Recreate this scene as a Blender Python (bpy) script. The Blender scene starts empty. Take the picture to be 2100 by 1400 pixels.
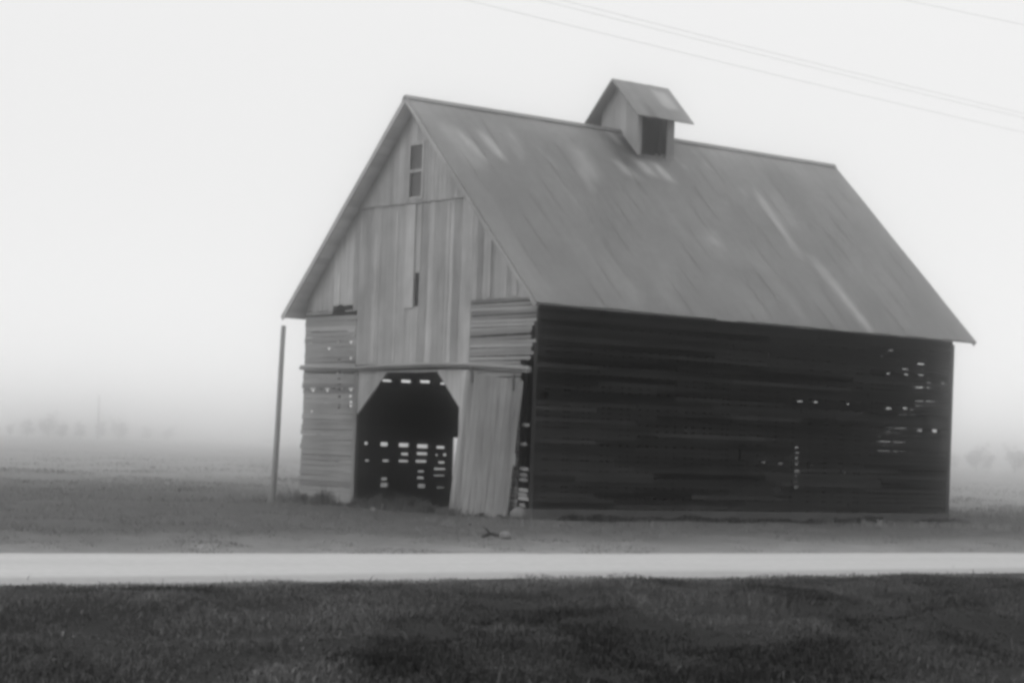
import bpy, math, random
import numpy as np
from mathutils import Matrix, Vector

S = bpy.context.scene
COL = S.collection
R = random.Random(11)
NR = np.random.default_rng(7)

# ------------------------------------------------------------------ camera
F, ROLL, SY, CAMH = 4208.6363, 0.0348, 918.01, 1.55          # focal length, horizon in photo pixels (2100 wide)
cam = bpy.data.cameras.new('camera')
cam.sensor_fit = 'HORIZONTAL'; cam.sensor_width = 36.0
cam.lens = 36.0 * F / 2100.0
cam.shift_y = (SY - 700.0) / 2100.0
cam.clip_start = 0.1; cam.clip_end = 20000
cam_o = bpy.data.objects.new('camera', cam); COL.objects.link(cam_o)
cr, sr = math.cos(ROLL), math.sin(ROLL)
m = Matrix.Identity(4)
right, up, back = Vector((cr, 0, sr)), Vector((-sr, 0, cr)), Vector((0, -1, 0))
for i in range(3):
    m[i][0], m[i][1], m[i][2] = right[i], up[i], back[i]
m.translation = Vector((0, 0, CAMH))
cam_o.matrix_world = m
S.camera = cam_o

# ------------------------------------------------------------------ light: overcast, misty, black and white
SUN_EL, SUN_AZ = math.radians(32), math.radians(232)        # azimuth clockwise from +Y: over the left shoulder
w = bpy.data.worlds.new('World'); S.world = w; w.use_nodes = True
nt = w.node_tree; N = nt.nodes; LK = nt.links; N.clear()
sky = N.new('ShaderNodeTexSky'); sky.sky_type = 'NISHITA'; sky.sun_disc = False
sky.sun_elevation = SUN_EL; sky.sun_rotation = SUN_AZ
sky.dust_density = 6.0; sky.air_density = 1.2
bw = N.new('ShaderNodeRGBToBW')
pw = N.new('ShaderNodeMath'); pw.operation = 'POWER'; pw.inputs[1].default_value = 0.12    # cloud evens the sky out
geo = N.new('ShaderNodeTexCoord'); sep = N.new('ShaderNodeSeparateXYZ')
up_ = N.new('ShaderNodeMath'); up_.operation = 'MAXIMUM'; up_.inputs[1].default_value = 0.0
zp = N.new('ShaderNodeMath'); zp.operation = 'POWER'; zp.inputs[1].default_value = 2.0
ov = N.new('ShaderNodeMath'); ov.operation = 'MULTIPLY_ADD'; ov.inputs[1].default_value = 1.5; ov.inputs[2].default_value = 1.19   # overcast: zenith brighter
mu = N.new('ShaderNodeMath'); mu.operation = 'MULTIPLY'
mu2 = N.new('ShaderNodeMath'); mu2.operation = 'MULTIPLY'; mu2.inputs[1].default_value = 3.35
bg = N.new('ShaderNodeBackground'); bg.inputs['Strength'].default_value = 0.15
out = N.new('ShaderNodeOutputWorld')
LK.new(sky.outputs[0], bw.inputs[0]); LK.new(bw.outputs[0], pw.inputs[0])
LK.new(geo.outputs['Generated'], sep.inputs[0]); LK.new(sep.outputs['Z'], up_.inputs[0]); LK.new(up_.outputs[0], zp.inputs[0]); LK.new(zp.outputs[0], ov.inputs[0])
hb1 = N.new('ShaderNodeMath'); hb1.operation = 'MULTIPLY'; hb1.inputs[1].default_value = -20.0       # glow added low in the sky to brighten the haze
hb2 = N.new('ShaderNodeMath'); hb2.operation = 'EXPONENT'
hb3 = N.new('ShaderNodeMath'); hb3.operation = 'MULTIPLY_ADD'; hb3.inputs[1].default_value = 0.85
LK.new(up_.outputs[0], hb1.inputs[0]); LK.new(hb1.outputs[0], hb2.inputs[0]); LK.new(hb2.outputs[0], hb3.inputs[0]); LK.new(ov.outputs[0], hb3.inputs[2])
LK.new(pw.outputs[0], mu.inputs[0]); LK.new(hb3.outputs[0], mu.inputs[1]); LK.new(mu.outputs[0], mu2.inputs[0])
LK.new(mu2.outputs[0], bg.inputs['Color']); LK.new(bg.outputs[0], out.inputs['Surface'])

sun = bpy.data.lights.new('sun', 'SUN'); sun.energy = 0.7; sun.angle = math.radians(30); sun.color = (1, 1, 1)
sun_o = bpy.data.objects.new('sun', sun); COL.objects.link(sun_o)
sd = Vector((math.sin(SUN_AZ) * math.cos(SUN_EL), math.cos(SUN_AZ) * math.cos(SUN_EL), math.sin(SUN_EL)))
sun_o.rotation_euler = sd.to_track_quat('Z', 'Y').to_euler()

S.view_settings.view_transform = 'Standard'; S.view_settings.look = 'None'
S.view_settings.exposure = 0.3; S.view_settings.gamma = 1.0
S.cycles.use_denoising = True
S.cycles.volume_bounces = 40; S.cycles.max_bounces = 44; S.cycles.transparent_max_bounces = 16
S.cycles.pixel_filter_type = 'BLACKMAN_HARRIS'; S.cycles.filter_width = 3.4      # a soft lens

# ------------------------------------------------------------------ haze: one closed box of even air
HAZE_DENSITY = 0.0058

# ------------------------------------------------------------------ helpers
def tag(o, label=None, cat=None, group=None, kind=None):
    if label: o['label'] = label
    if cat: o['category'] = cat
    if group: o['group'] = group
    if kind: o['kind'] = kind
    return o

def empty(name, loc=(0, 0, 0), rz=0.0, parent=None):
    o = bpy.data.objects.new(name, None); COL.objects.link(o)
    o.empty_display_size = 0.3
    o.location = loc; o.rotation_euler = (0, 0, rz)
    if parent: o.parent = parent
    return o

def mesh_obj(name, verts, faces, mat, parent=None, tones=None, smooth=False):
    me = bpy.data.meshes.new(name)
    me.from_pydata([tuple(v) for v in verts], [], faces)
    if tones is not None:
        at = me.attributes.new('tone', 'FLOAT', 'POINT')
        at.data.foreach_set('value', np.asarray(tones, dtype=np.float32))
    if mat: me.materials.append(mat)
    if smooth: me.polygons.foreach_set('use_smooth', [True] * len(me.polygons))
    me.update()
    o = bpy.data.objects.new(name, me); COL.objects.link(o)
    if parent: o.parent = parent
    return o

class MB:
    """collects shapes given in a thing's own coordinates; build() links them as ONE mesh"""
    def __init__(s, fn=None): s.v = []; s.f = []; s.t = []; s.fn = fn
    def add(s, vs, fs, tone):
        b = len(s.v)
        s.v += [s.fn(*p) if s.fn else tuple(p) for p in vs]
        s.f += [tuple(b + i for i in q) for q in fs]
        s.t += list(tone) if hasattr(tone, '__len__') else [tone] * len(vs)
    def hexa(s, c, tone=.5):      # 8 corners: bottom ring 0-3, top ring 4-7
        s.add(c, [(3, 2, 1, 0), (4, 5, 6, 7), (0, 1, 5, 4), (1, 2, 6, 5), (2, 3, 7, 6), (3, 0, 4, 7)], tone)
    def box(s, a, b, tone=.5):
        x0, y0, z0 = a; x1, y1, z1 = b
        s.hexa([(x0, y0, z0), (x1, y0, z0), (x1, y1, z0), (x0, y1, z0), (x0, y0, z1), (x1, y0, z1), (x1, y1, z1), (x0, y1, z1)], tone)
    def prism(s, poly, y0, y1, tone=.5):     # polygon in (x, z) given thickness along y
        n = len(poly)
        s.add([(p[0], y0, p[1]) for p in poly] + [(p[0], y1, p[1]) for p in poly],
              [tuple(range(n)), tuple(range(2 * n - 1, n - 1, -1))] + [(i, i + n, (i + 1) % n + n, (i + 1) % n) for i in range(n)], tone)
    def tube(s, pts, rad, n=8, tone=.5):
        pts = [np.array(p, float) for p in pts]
        rad = rad if hasattr(rad, '__len__') else [rad] * len(pts)
        vs = []
        for i, p in enumerate(pts):
            d = pts[min(i + 1, len(pts) - 1)] - pts[max(i - 1, 0)]; d /= np.linalg.norm(d)
            a = np.cross(d, (0, 0, 1.) if abs(d[2]) < .9 else (1., 0, 0)); a /= np.linalg.norm(a); b = np.cross(d, a)
            for k in range(n):
                th = 2 * math.pi * k / n
                vs.append(tuple(p + rad[i] * (a * math.cos(th) + b * math.sin(th))))
        fs = [(i * n + k, i * n + (k + 1) % n, (i + 1) * n + (k + 1) % n, (i + 1) * n + k) for i in range(len(pts) - 1) for k in range(n)]
        fs += [tuple(range(n - 1, -1, -1)), tuple(range((len(pts) - 1) * n, len(pts) * n))]
        s.add(vs, fs, tone)
    def build(s, name, mat, parent=None, smooth=False):
        o = mesh_obj(name, s.v, s.f, mat, parent, s.t, smooth)
        import bmesh
        bm = bmesh.new(); bm.from_mesh(o.data); bmesh.ops.recalc_face_normals(bm, faces=bm.faces); bm.to_mesh(o.data); bm.free()
        return o

# smooth value noise for hummocks and tone patches
_T = NR.random((256, 256))
def vnoise(x, y):
    x = np.asarray(x, float); y = np.asarray(y, float)
    xi = np.floor(x).astype(int); yi = np.floor(y).astype(int); fx = x - xi; fy = y - yi
    fx = fx * fx * (3 - 2 * fx); fy = fy * fy * (3 - 2 * fy)
    g = lambda i, j: _T[i & 255, j & 255]
    return (g(xi, yi) * (1 - fx) + g(xi + 1, yi) * fx) * (1 - fy) + (g(xi, yi + 1) * (1 - fx) + g(xi + 1, yi + 1) * fx) * fy
def fbm(x, y, o=3):
    return sum(vnoise(x * 2 ** k + 17 * k, y * 2 ** k + 31 * k) * .5 ** k for k in range(o)) / sum(.5 ** k for k in range(o))

# ------------------------------------------------------------------ materials (the photograph is black and white)
def principled(name, rough=.85, spec=.3):
    M = bpy.data.materials.new(name); M.use_nodes = True
    t = M.node_tree; p = t.nodes['Principled BSDF']
    p.inputs['Roughness'].default_value = rough; p.inputs['Specular IOR Level'].default_value = spec
    return M, t, p

def math_n(t, op, a, b=None, c=None, clamp=False):
    n = t.nodes.new('ShaderNodeMath'); n.operation = op; n.use_clamp = clamp
    for i, q in enumerate((a, b, c)):
        if q is None: continue
        if isinstance(q, (int, float)): n.inputs[i].default_value = q
        else: t.links.new(q, n.inputs[i])
    return n.outputs[0]

def noise(t, vec, scale=1.0, detail=4.0, rough=.6):
    n = t.nodes.new('ShaderNodeTexNoise'); n.inputs['Scale'].default_value = scale
    n.inputs['Detail'].default_value = detail; n.inputs['Roughness'].default_value = rough
    t.links.new(vec, n.inputs['Vector']); return n.outputs['Fac']

def mapped(t, vec, scale):
    n = t.nodes.new('ShaderNodeMapping'); n.inputs['Scale'].default_value = scale
    t.links.new(vec, n.inputs['Vector']); return n.outputs[0]

def setcol(t, p, val):
    t.links.new(val, p.inputs['Base Color'])

def bump(t, p, h, strength=.4, dist=.01):
    b = t.nodes.new('ShaderNodeBump'); b.inputs['Strength'].default_value = strength; b.inputs['Distance'].default_value = dist
    t.links.new(h, b.inputs['Height']); t.links.new(b.outputs[0], p.inputs['Normal'])

def attr(t):
    a = t.nodes.new('ShaderNodeAttribute'); a.attribute_name = 'tone'; return a.outputs['Fac']

def wood(name, base, along, var=1.0, streak=.5, tonew=1.0, rough=.9):
    """weathered boards: each board its own grey (tone), grain and water streaks run along the board"""
    M, t, p = principled(name, rough, .2)
    tc = t.nodes.new('ShaderNodeTexCoord'); tn = attr(t)
    off = t.nodes.new('ShaderNodeVectorMath'); off.operation = 'ADD'
    cmb = t.nodes.new('ShaderNodeCombineXYZ'); o40 = math_n(t, 'MULTIPLY', tn, 37.0)
    for i in range(3): t.links.new(o40, cmb.inputs[i])
    t.links.new(tc.outputs['Object'], off.inputs[0]); t.links.new(cmb.outputs[0], off.inputs[1])
    lo, hi = 0.45, 9.0
    sc = {'x': (lo, hi, hi), 'y': (hi, lo, hi), 'z': (hi, hi, lo)}[along]
    n1 = noise(t, mapped(t, off.outputs[0], sc), 1.0, 5, .65)
    sc2 = {'x': (1.5, 60, 60), 'y': (60, 1.5, 60), 'z': (60, 60, 1.5)}[along]
    n2 = noise(t, mapped(t, off.outputs[0], sc2), 1.0, 3, .6)
    n3 = noise(t, tc.outputs['Object'], .8, 3, .6)
    a = math_n(t, 'MULTIPLY_ADD', math_n(t, 'SUBTRACT', n1, .5), 2.2 * streak * var, 1.0)
    b = math_n(t, 'MULTIPLY_ADD', math_n(t, 'SUBTRACT', n2, .5), 1.1 * var, 1.0)
    c = math_n(t, 'MULTIPLY_ADD', math_n(t, 'SUBTRACT', n3, .5), 1.2 * var, 1.0)
    d = math_n(t, 'MULTIPLY_ADD', math_n(t, 'SUBTRACT', tn, .5), 1.0 * tonew, 1.0)
    v = math_n(t, 'MULTIPLY', math_n(t, 'MULTIPLY', a, b), math_n(t, 'MULTIPLY', c, d))
    v = math_n(t, 'MAXIMUM', math_n(t, 'MULTIPLY', v, base), .006)
    setcol(t, p, v); bump(t, p, n2, .35, .008)
    return M

M_GABLE = wood('weathered_siding', .275, 'z', .75, .65, .75)
M_SLATF = wood('weathered_slats', .19, 'x', .6, .5, .9)
M_SIDE = wood('dark_slats', .019, 'y', .8, .35, 1.8, .95)  # much darker base than the front slats
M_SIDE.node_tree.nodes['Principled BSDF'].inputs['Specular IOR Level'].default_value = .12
M_DARKX = wood('dark_wood_across', .018, 'x', .7, .5, 1.0)
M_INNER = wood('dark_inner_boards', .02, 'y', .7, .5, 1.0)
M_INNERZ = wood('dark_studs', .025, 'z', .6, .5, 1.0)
M_DOOR = wood('weathered_door_boards', .18, 'z', .95, .75, .9)
M_TRIM = wood('weathered_trim', .24, 'x', .5, .4, .5)
M_RAKE = wood('rake_wood', .25, 'x', .5, .4, .6)
M_SOFFIT = wood('roof_boards', .55, 'y', .4, .4, .6)
M_POST = wood('dark_pole_wood', .16, 'z', .6, .5, .5)
M_CUP = wood('pale_cupola_boards', .25, 'z', .5, .5, .7)

def metal_roof(name, base):
    M, t, p = principled(name, .5, .5)
    tc = t.nodes.new('ShaderNodeTexCoord'); tn = attr(t)
    n1 = noise(t, mapped(t, tc.outputs['Object'], (.5, 6, .5)), 1.0, 5, .6)
    n2 = noise(t, mapped(t, tc.outputs['Object'], (5, 5, 5)), 1.0, 4, .7)
    n3 = noise(t, tc.outputs['Object'], .55, 5, .6)
    a = math_n(t, 'MULTIPLY_ADD', math_n(t, 'SUBTRACT', n1, .5), .28, 1.0)
    b = math_n(t, 'MULTIPLY_ADD', math_n(t, 'SUBTRACT', n2, .5), .5, 1.0)
    c = math_n(t, 'MULTIPLY_ADD', math_n(t, 'SUBTRACT', n3, .5), .9, 1.0)
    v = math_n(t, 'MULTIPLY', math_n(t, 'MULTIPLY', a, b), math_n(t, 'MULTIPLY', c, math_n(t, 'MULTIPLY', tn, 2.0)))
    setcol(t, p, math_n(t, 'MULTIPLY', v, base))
    bump(t, p, n2, .15, .01)
    return M
M_ROOF = metal_roof('rusty_metal_roof', .10)

def plain(name, base, var=.4, scale=6.0, rough=.9, spec=.2, bmp=.3):
    M, t, p = principled(name, rough, spec)
    tc = t.nodes.new('ShaderNodeTexCoord')
    n1 = noise(t, tc.outputs['Object'], scale, 5, .65)
    setcol(t, p, math_n(t, 'MULTIPLY', math_n(t, 'MULTIPLY_ADD', math_n(t, 'SUBTRACT', n1, .5), 2 * var, 1.0), base))
    bump(t, p, n1, bmp, .02)
    return M
M_CONC = plain('old_concrete', .075, .5, 3)
M_STONE = plain('pale_stone', .14, .4, 5)
M_PANE = plain('dark_dusty_pane', .05, .2, 4, .35, .5, .02)
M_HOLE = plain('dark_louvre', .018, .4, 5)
M_CABLE = plain('aluminium_cable', .45, .1, 10, .6, .4, 0)
M_IRON = plain('rusty_iron', .06, .4, 12, .7, .4)

# ------------------------------------------------------------------ the barn's own coordinates
# u: from the near right corner towards the left along the gable, v: away along the side wall, z: up
CX, CY, YAW, W, L, HE, HR = .4684, 44.59, .9103, 9.4332, 13.6722, 5.1376, 9.6806
OF, OR, OE = .4483, .3411, .4958
TP = (HR - HE) / (W / 2)
GA = np.array([-math.cos(YAW), math.sin(YAW), 0]); AX = np.array([math.sin(YAW), math.cos(YAW), 0])
CC = np.array([CX, CY, 0]); EYE = np.array([0, 0, CAMH])
def uvw(u, v, z=0): return CC + GA * u + AX * v + np.array([0, 0, z])
def to_uv(x, y):
    return (x - CX) * GA[0] + (y - CY) * GA[1], (x - CX) * AX[0] + (y - CY) * AX[1]
def loc(u, v, z): return (W / 2 - u, v - L / 2, z)
def zroof(u): return HE + TP * min(u, W - u)
def ray(X, Y):
    X -= 1050; Y -= SY
    return np.array([(X * cr + Y * sr) / F, 1, -(-X * sr + Y * cr) / F])
def hit(X, Y, axis, val):
    d = ray(X, Y); n = GA if axis == 'u' else AX
    t = ((CC + n * val - EYE) @ n) / (d @ n); q = EYE + d * t - CC
    return q @ GA, q @ AX, q[2]

# openings where daylight shows through several walls one behind the other
walls = {'front': [], 'right': [], 'inner_right': [], 'inner_left': [], 'left': [], 'rear': []}
PL = {'front': ('v', 0), 'right': ('u', 0), 'inner_right': ('u', 2.4), 'inner_left': ('u', 6.93), 'left': ('u', W), 'rear': ('v', L)}
def carve(x0, y0, x1, y1, seq, grow=.16):
    jx, jy = (x1 - x0) * .14, (y1 - y0) * .16
    x0 += R.uniform(-jx, jx); x1 += R.uniform(-jx, jx); y0 += R.uniform(-jy, jy); y1 += R.uniform(-jy, jy)
    for i, nme in enumerate(seq):
        ax, val = PL[nme]
        a = hit(x0, y0, ax, val); b = hit(x1, y1, ax, val)
        s0, s1 = (a[1], b[1]) if ax == 'u' else (a[0], b[0])
        s0, s1 = min(s0, s1), max(s0, s1); z0, z1 = min(a[2], b[2]), max(a[2], b[2])
        lim = L if ax == 'u' else W
        if s1 < 0 or s0 > lim: continue
        g = 0 if i == 0 else grow
        walls[nme].append((s0 - g, s1 + g, z0 - g * .8, z1 + g * .8))
for r in [(784, 777, 806, 783), (822, 779, 848, 785), (860, 780, 884, 786), (903, 784, 911, 789),
          (746, 905, 752, 911), (781, 906, 796, 916), (819, 909, 840, 916.5), (855, 910, 878, 918.5), (894, 914, 910, 920),
          (819, 927, 838, 933), (855, 927, 877, 934), (892, 930, 897, 934), (907, 930, 914, 935),
          (747, 941, 757, 946), (785, 941, 798, 947), (819, 941, 838, 947), (854, 943, 875, 949), (897, 945, 912, 950),
          (891, 959, 911, 963), (891, 973, 911, 976), (893, 998, 909, 1000),
          (782, 978, 793, 984), (781, 990, 795, 999), (855, 964, 869, 969), (856, 977, 868, 982), (857, 990, 871, 1000), (929, 905, 938, 985)]:
    carve(*r, ('inner_left', 'left', 'rear'), .07)
for x, y in [(697, 738), (697, 761), (697, 776), (697, 787), (697, 799), (697, 813), (697, 829), (697, 836), (721, 735), (721, 702), (720, 799), (720, 812),
             (720, 824), (720, 832), (643, 800), (672, 800), (676, 714), (697, 700), (640, 843)]:
    carve(x - 2.5, y - 1.7, x + 2.5, y + 1.7, ('front', 'left', 'inner_left'), .05)
for x, y, hw, hh in [(1640, 822, 6, 2.5), (1672, 824, 6, 2.5), (1735, 828, 6, 2), (1822, 836, 5, 2), (1855, 836, 6, 2.5), (1822, 766, 5, 2), (1856, 757, 7, 2.5),
                     (1858, 768, 6, 2.5), (1890, 746, 9, 3), (1888, 769, 8, 2.5), (1858, 708, 7, 3), (1825, 718, 6, 2), (1888, 883, 8, 2), (1919, 884, 9, 3), (1930, 785, 5, 2),
                     (1630, 916, 9, 2.5), (1630, 928, 9, 2.5), (1630, 940, 8, 2), (1631, 951.5, 8, 1.8), (1631, 963.5, 8, 1.8), (1630, 975, 7, 1.6), (1630, 987, 7, 1.6), (1632, 1000, 5, 1.2),
                     (1562, 948, 7, 1.5), (1599, 950, 9, 1.8), (1661, 953, 7, 1.2), (1728, 968, 6, 1)]:
    carve(x - hw * .8, y - hh * .42, x + hw * .8, y + hh * .42, ('right', 'inner_right', 'inner_left', 'left', 'rear'), .07 if abs(x - 1630) < 4 else .03)
walls['right'] += [(6.165, 6.215, 1.48, 1.70), (7.44, 7.96, .575, .625), (.1, .34, 2.66, 2.80)]

def subtract(rects, h):
    o = []
    for (a, b, c, d) in rects:
        s0, s1, z0, z1 = h
        if s1 <= a or s0 >= b or z1 <= c or z0 >= d: o.append((a, b, c, d)); continue
        if s0 > a: o.append((a, s0, c, d))
        if s1 < b: o.append((s1, b, c, d))
        m0, m1 = max(a, s0), min(b, s1)
        if z0 > c: o.append((m0, m1, c, z0))
        if z1 < d: o.append((m0, m1, z1, d))
    return [q for q in o if q[1] - q[0] > .008 and q[3] - q[2] > .004]

def slat_wall(mb, put, s0, s1, z0, z1, pitch, high, holes, blen=(2.4, 4.2), jit=.004, ends=None, drop=0.0, tone=(.5, .16), thick=.024, sag=0.0, tight=False, tilt=0.0):
    """horizontal boards nailed to studs; put(s, depth, z) gives a point, depth 0 at the studs"""
    z = z0
    while z + high * .6 < z1:
        hh = min(high * (1 if tight else R.uniform(.92, 1.04)), z1 - z)
        a = s0 + (ends(z, 0) if ends else 0); e = s1 - (ends(z, 1) if ends else 0); cuts = [a]
        if e - a > blen[1]:
            q = a + R.uniform(.8, blen[1])
            while q < e - .8: cuts.append(round(q / .586) * .586); q += R.uniform(*blen)
        cuts.append(e)
        for i in range(len(cuts) - 1):
            if drop and R.random() < drop: continue
            tn = min(max(R.gauss(*tone), .05), .98); dz0, dz1 = R.gauss(0, jit), R.gauss(0, jit); dd = abs(R.gauss(0, .004))
            rects = [(cuts[i] + .002, cuts[i + 1] - .002, z, z + hh)]
            for h in holes: rects = subtract(rects, h)
            for (p, q, c, d) in rects:
                k = lambda s: dz0 + (dz1 - dz0) * (s - cuts[i]) / max(.1, cuts[i + 1] - cuts[i]) - sag * math.sin(math.pi * min(max(s / (s1 + .01), 0), 1))
                tl = (.006 + (R.random() * tilt)) * (d - c) / high
                mb.hexa([put(p, dd, c + k(p)), put(q, dd, c + k(q)), put(q, dd + thick, c + k(q)), put(p, dd + thick, c + k(p)),
                         put(p, dd, d + k(p)), put(q, dd, d + k(q)), put(q, dd + thick - tl, d + k(q)), put(p, dd + thick - tl, d + k(p))], tn)
        z += pitch

BARN = empty('barn', tuple(uvw(W / 2, L / 2)), -YAW)
tag(BARN, 'old weathered wooden barn with steep rusty metal roof, small cupola and leaning sliding door', 'barn')
RB = 0.075     # roof build-up: boards and rafters under the metal

# side wall towards the camera's right: dark slats
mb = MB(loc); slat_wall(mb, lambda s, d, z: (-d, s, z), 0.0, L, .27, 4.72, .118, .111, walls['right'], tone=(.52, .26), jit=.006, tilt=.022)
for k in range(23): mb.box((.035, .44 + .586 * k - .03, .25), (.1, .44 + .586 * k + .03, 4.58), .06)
o = mb.build('side_wall', M_SIDE, BARN); o['label'] = 'long side wall of dark horizontal slats with small gaps of light'
for a_, b_, t_ in ((0, 8.7, .9), (8.71, L, .62)):
    mb = MB(loc); mb.box((-.052, a_, 4.40), (-.028, b_, 4.52), t_); mb.build('wall_plate', M_SIDE, o)
# far left wall, back wall and the walls of the drive, seen only through gaps
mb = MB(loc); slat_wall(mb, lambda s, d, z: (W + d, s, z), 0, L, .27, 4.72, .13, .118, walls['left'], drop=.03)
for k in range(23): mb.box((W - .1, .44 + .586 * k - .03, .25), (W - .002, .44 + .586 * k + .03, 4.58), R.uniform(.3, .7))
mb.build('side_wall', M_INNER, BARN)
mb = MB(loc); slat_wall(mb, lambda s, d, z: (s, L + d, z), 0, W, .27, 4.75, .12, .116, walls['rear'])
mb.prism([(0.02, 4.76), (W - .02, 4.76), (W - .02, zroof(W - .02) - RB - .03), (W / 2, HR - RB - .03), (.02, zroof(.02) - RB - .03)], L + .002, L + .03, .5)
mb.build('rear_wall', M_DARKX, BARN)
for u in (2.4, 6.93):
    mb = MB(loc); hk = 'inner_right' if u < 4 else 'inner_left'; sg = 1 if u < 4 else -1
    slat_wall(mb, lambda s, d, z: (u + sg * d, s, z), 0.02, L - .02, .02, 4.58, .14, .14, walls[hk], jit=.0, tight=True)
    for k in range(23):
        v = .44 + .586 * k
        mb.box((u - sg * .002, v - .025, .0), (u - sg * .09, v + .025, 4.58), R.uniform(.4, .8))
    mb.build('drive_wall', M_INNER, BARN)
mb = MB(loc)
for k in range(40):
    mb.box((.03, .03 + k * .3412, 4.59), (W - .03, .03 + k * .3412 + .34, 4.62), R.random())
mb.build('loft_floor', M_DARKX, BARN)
# front gable --------------------------------------------------------
def vboards(mb, edges, zlo, zhi, v_in, v_out, tone=(.5, .17), cut=()):
    for i in range(len(edges) - 1):
        a, b = edges[i] + .003, edges[i + 1] - .003
        tn = min(max(R.gauss(*tone), .08), .95); dv = R.uniform(0, .006)
        for (c0, c1) in [(zlo(.5 * (a + b)) if callable(zlo) else zlo, None)]:
            segs = [(c0, None)]
            for (ca, cb, cz0, cz1) in cut:
                if a < cb - .004 and b > ca + .004: segs = [(c0, cz0), (cz1, None)]
            for s0, s1 in segs:
                za = s1 if s1 is not None else zhi(a); zb = s1 if s1 is not None else zhi(b)
                mb.hexa([(a, v_in - dv, s0), (b, v_in - dv, s0), (b, v_out - dv, s0), (a, v_out - dv, s0),
                         (a, v_in - dv, za), (b, v_in - dv, zb), (b, v_out - dv, zb), (a, v_out - dv, za)], tn)
def edges(a, b, wd=(.17, .3), fix=()):
    pts = sorted([a, b] + [f for f in fix if a < f < b]); o = [a]
    for i in range(len(pts) - 1):
        n = max(1, round((pts[i + 1] - pts[i]) / R.uniform(*wd)))
        seg = np.cumsum([R.uniform(.75, 1.25) for _ in range(n)]); seg = seg / seg[-1]
        o += [pts[i] + (pts[i + 1] - pts[i]) * q for q in seg]
    return o
ztop = lambda u: zroof(u) - RB - .02
ZS = 7.22
mb = MB(loc)
vboards(mb, edges(2.42, 7.08, fix=(4.5, 4.68, W / 2 + .3)), lambda u: 3.44, lambda u: min(ztop(u), ZS + .1), -.003, -.027, cut=[(4.5, 4.67, 4.79, 5.58)])
vboards(mb, edges(.06, 2.42), lambda u: 4.86 + R.uniform(-.015, .01), lambda u: min(ztop(u), ZS + .1), -.003, -.027, (.40, .2))
lz = lambda u: (4.92 if 7.28 < u < 8.17 else 4.80) + R.uniform(-.02, .02)
vboards(mb, edges(7.08, W - .06, fix=(7.28, 8.17)), lz, lambda u: min(ztop(u), ZS + .1), -.003, -.027, (.48, .2))
GS = mb.build('gable_siding', M_GABLE, BARN)
mb = MB(loc)
lo_u = (ZS - HE + RB + .02) / TP + .02
vboards(mb, edges(lo_u, W - lo_u, fix=(4.46, 4.96, W / 2)), lambda u: ZS + .0 * u + R.uniform(-.012, .012) + (u - 4) * .01, ztop, -.036, -.060, (.52, .12), cut=[(4.46, 4.96, 7.36, 8.60)])
mb.build('upper_siding', M_GABLE, GS)
for x0, x1, z0, z1, dp, tn in ((4.69, 5.06, 4.76, 7.19, .058, .86), (4.44, 4.49, 5.62, 7.19, .045, .3), (7.86, 7.98, 4.93, 5.72, .05, .85), (1.70, 1.80, 4.9, 6.4, .05, .82), (.72, .92, 4.9, 5.4, .05, .7),
                               (5.42, 5.49, 3.5, 7.1, .044, .74), (6.28, 6.36, 3.5, 6.6, .044, .78), (3.34, 3.42, 3.5, 7.15, .044, .68)):
    mb = MB(loc); mb.box((x0, -.034, z0), (x1, -dp, z1), tn); mb.build('batten', M_GABLE, GS)
# loft window: frame, mid bar, dark panes
mb = MB(loc)
mb.box((4.40, -.062, 7.30), (4.47, -.085, 8.66), .6); mb.box((4.95, -.062, 7.30), (5.02, -.085, 8.66), .55)
mb.box((4.472, -.062, 8.58), (4.948, -.084, 8.66), .6); mb.box((4.472, -.062, 7.30), (4.948, -.084, 7.37), .65); mb.box((4.472, -.050, 7.94), (4.948, -.083, 8.01), .6)
LW = mb.build('loft_window', M_GABLE, BARN)
mb = MB(loc); mb.box((4.462, -.030, 7.362), (4.958, -.036, 8.598), .5)
mb.build('pane', M_PANE, LW)
# hay-trolley slot
mb = MB(loc); mb.box((4.47, .03, 4.7), (4.7, .06, 5.65), .4); mb.build('slot_backing', M_DARKX, GS)
# slats of the two cribs
def ends_r(z, side):
    if side == 0:
        if z > 4.25: return R.uniform(0, .02)
        if z > 3.4: return R.uniform(.02, .10) + (.12 if R.random() < .5 else 0)
        return R.uniform(.42, .55)
    return 0
mb = MB(loc); slat_wall(mb, lambda s, d, z: (s, -d, z), 0, 2.42, .27, 4.86, .092, .080, [(.2, .5, 0, 3.2)], ends=ends_r, tone=(.56, .24), jit=.008, sag=.0)
o = mb.build('crib_wall', M_SLATF, BARN); o['label'] = 'front crib wall of pale horizontal slats with ragged ends'
for z, a, b, t in ((2.02, .15, .42, .5), (1.60, .2, .44, .3), (1.06, .13, .44, .7), (.93, .16, .42, .35), (.82, .15, .44, .3), (.60, .12, .44, .75), (.50, .14, .46, .6), (.41, .10, .45, .9), (.27, .2, .4, .4)):
    mb = MB(loc); mb.hexa([(a, -.004, z), (b, -.004, z + .01), (b, -.028, z + .01), (a, -.028, z), (a + .02, -.004, z + .075), (b, -.004, z + .085), (b, -.028, z + .085), (a + .02, -.028, z + .075)], t); mb.build('broken_slat', M_SLATF, o)
def ends_l(z, side): return R.uniform(-.06, .03) if side else R.uniform(0, .01)
mb = MB(loc); slat_wall(mb, lambda s, d, z: (s, -d, z), 7.1, W, .06, 4.70, .128, .125, walls['front'], ends=ends_l, tone=(.5, .17), jit=.006)
slat_wall(mb, lambda s, d, z: (s, -d, z), 8.2, W, 4.71, 4.79, .128, .08, [], tone=(.5, .1))
mb.box((7.1, -.003, 4.76), (7.6, -.026, 4.80), .5)
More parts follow.
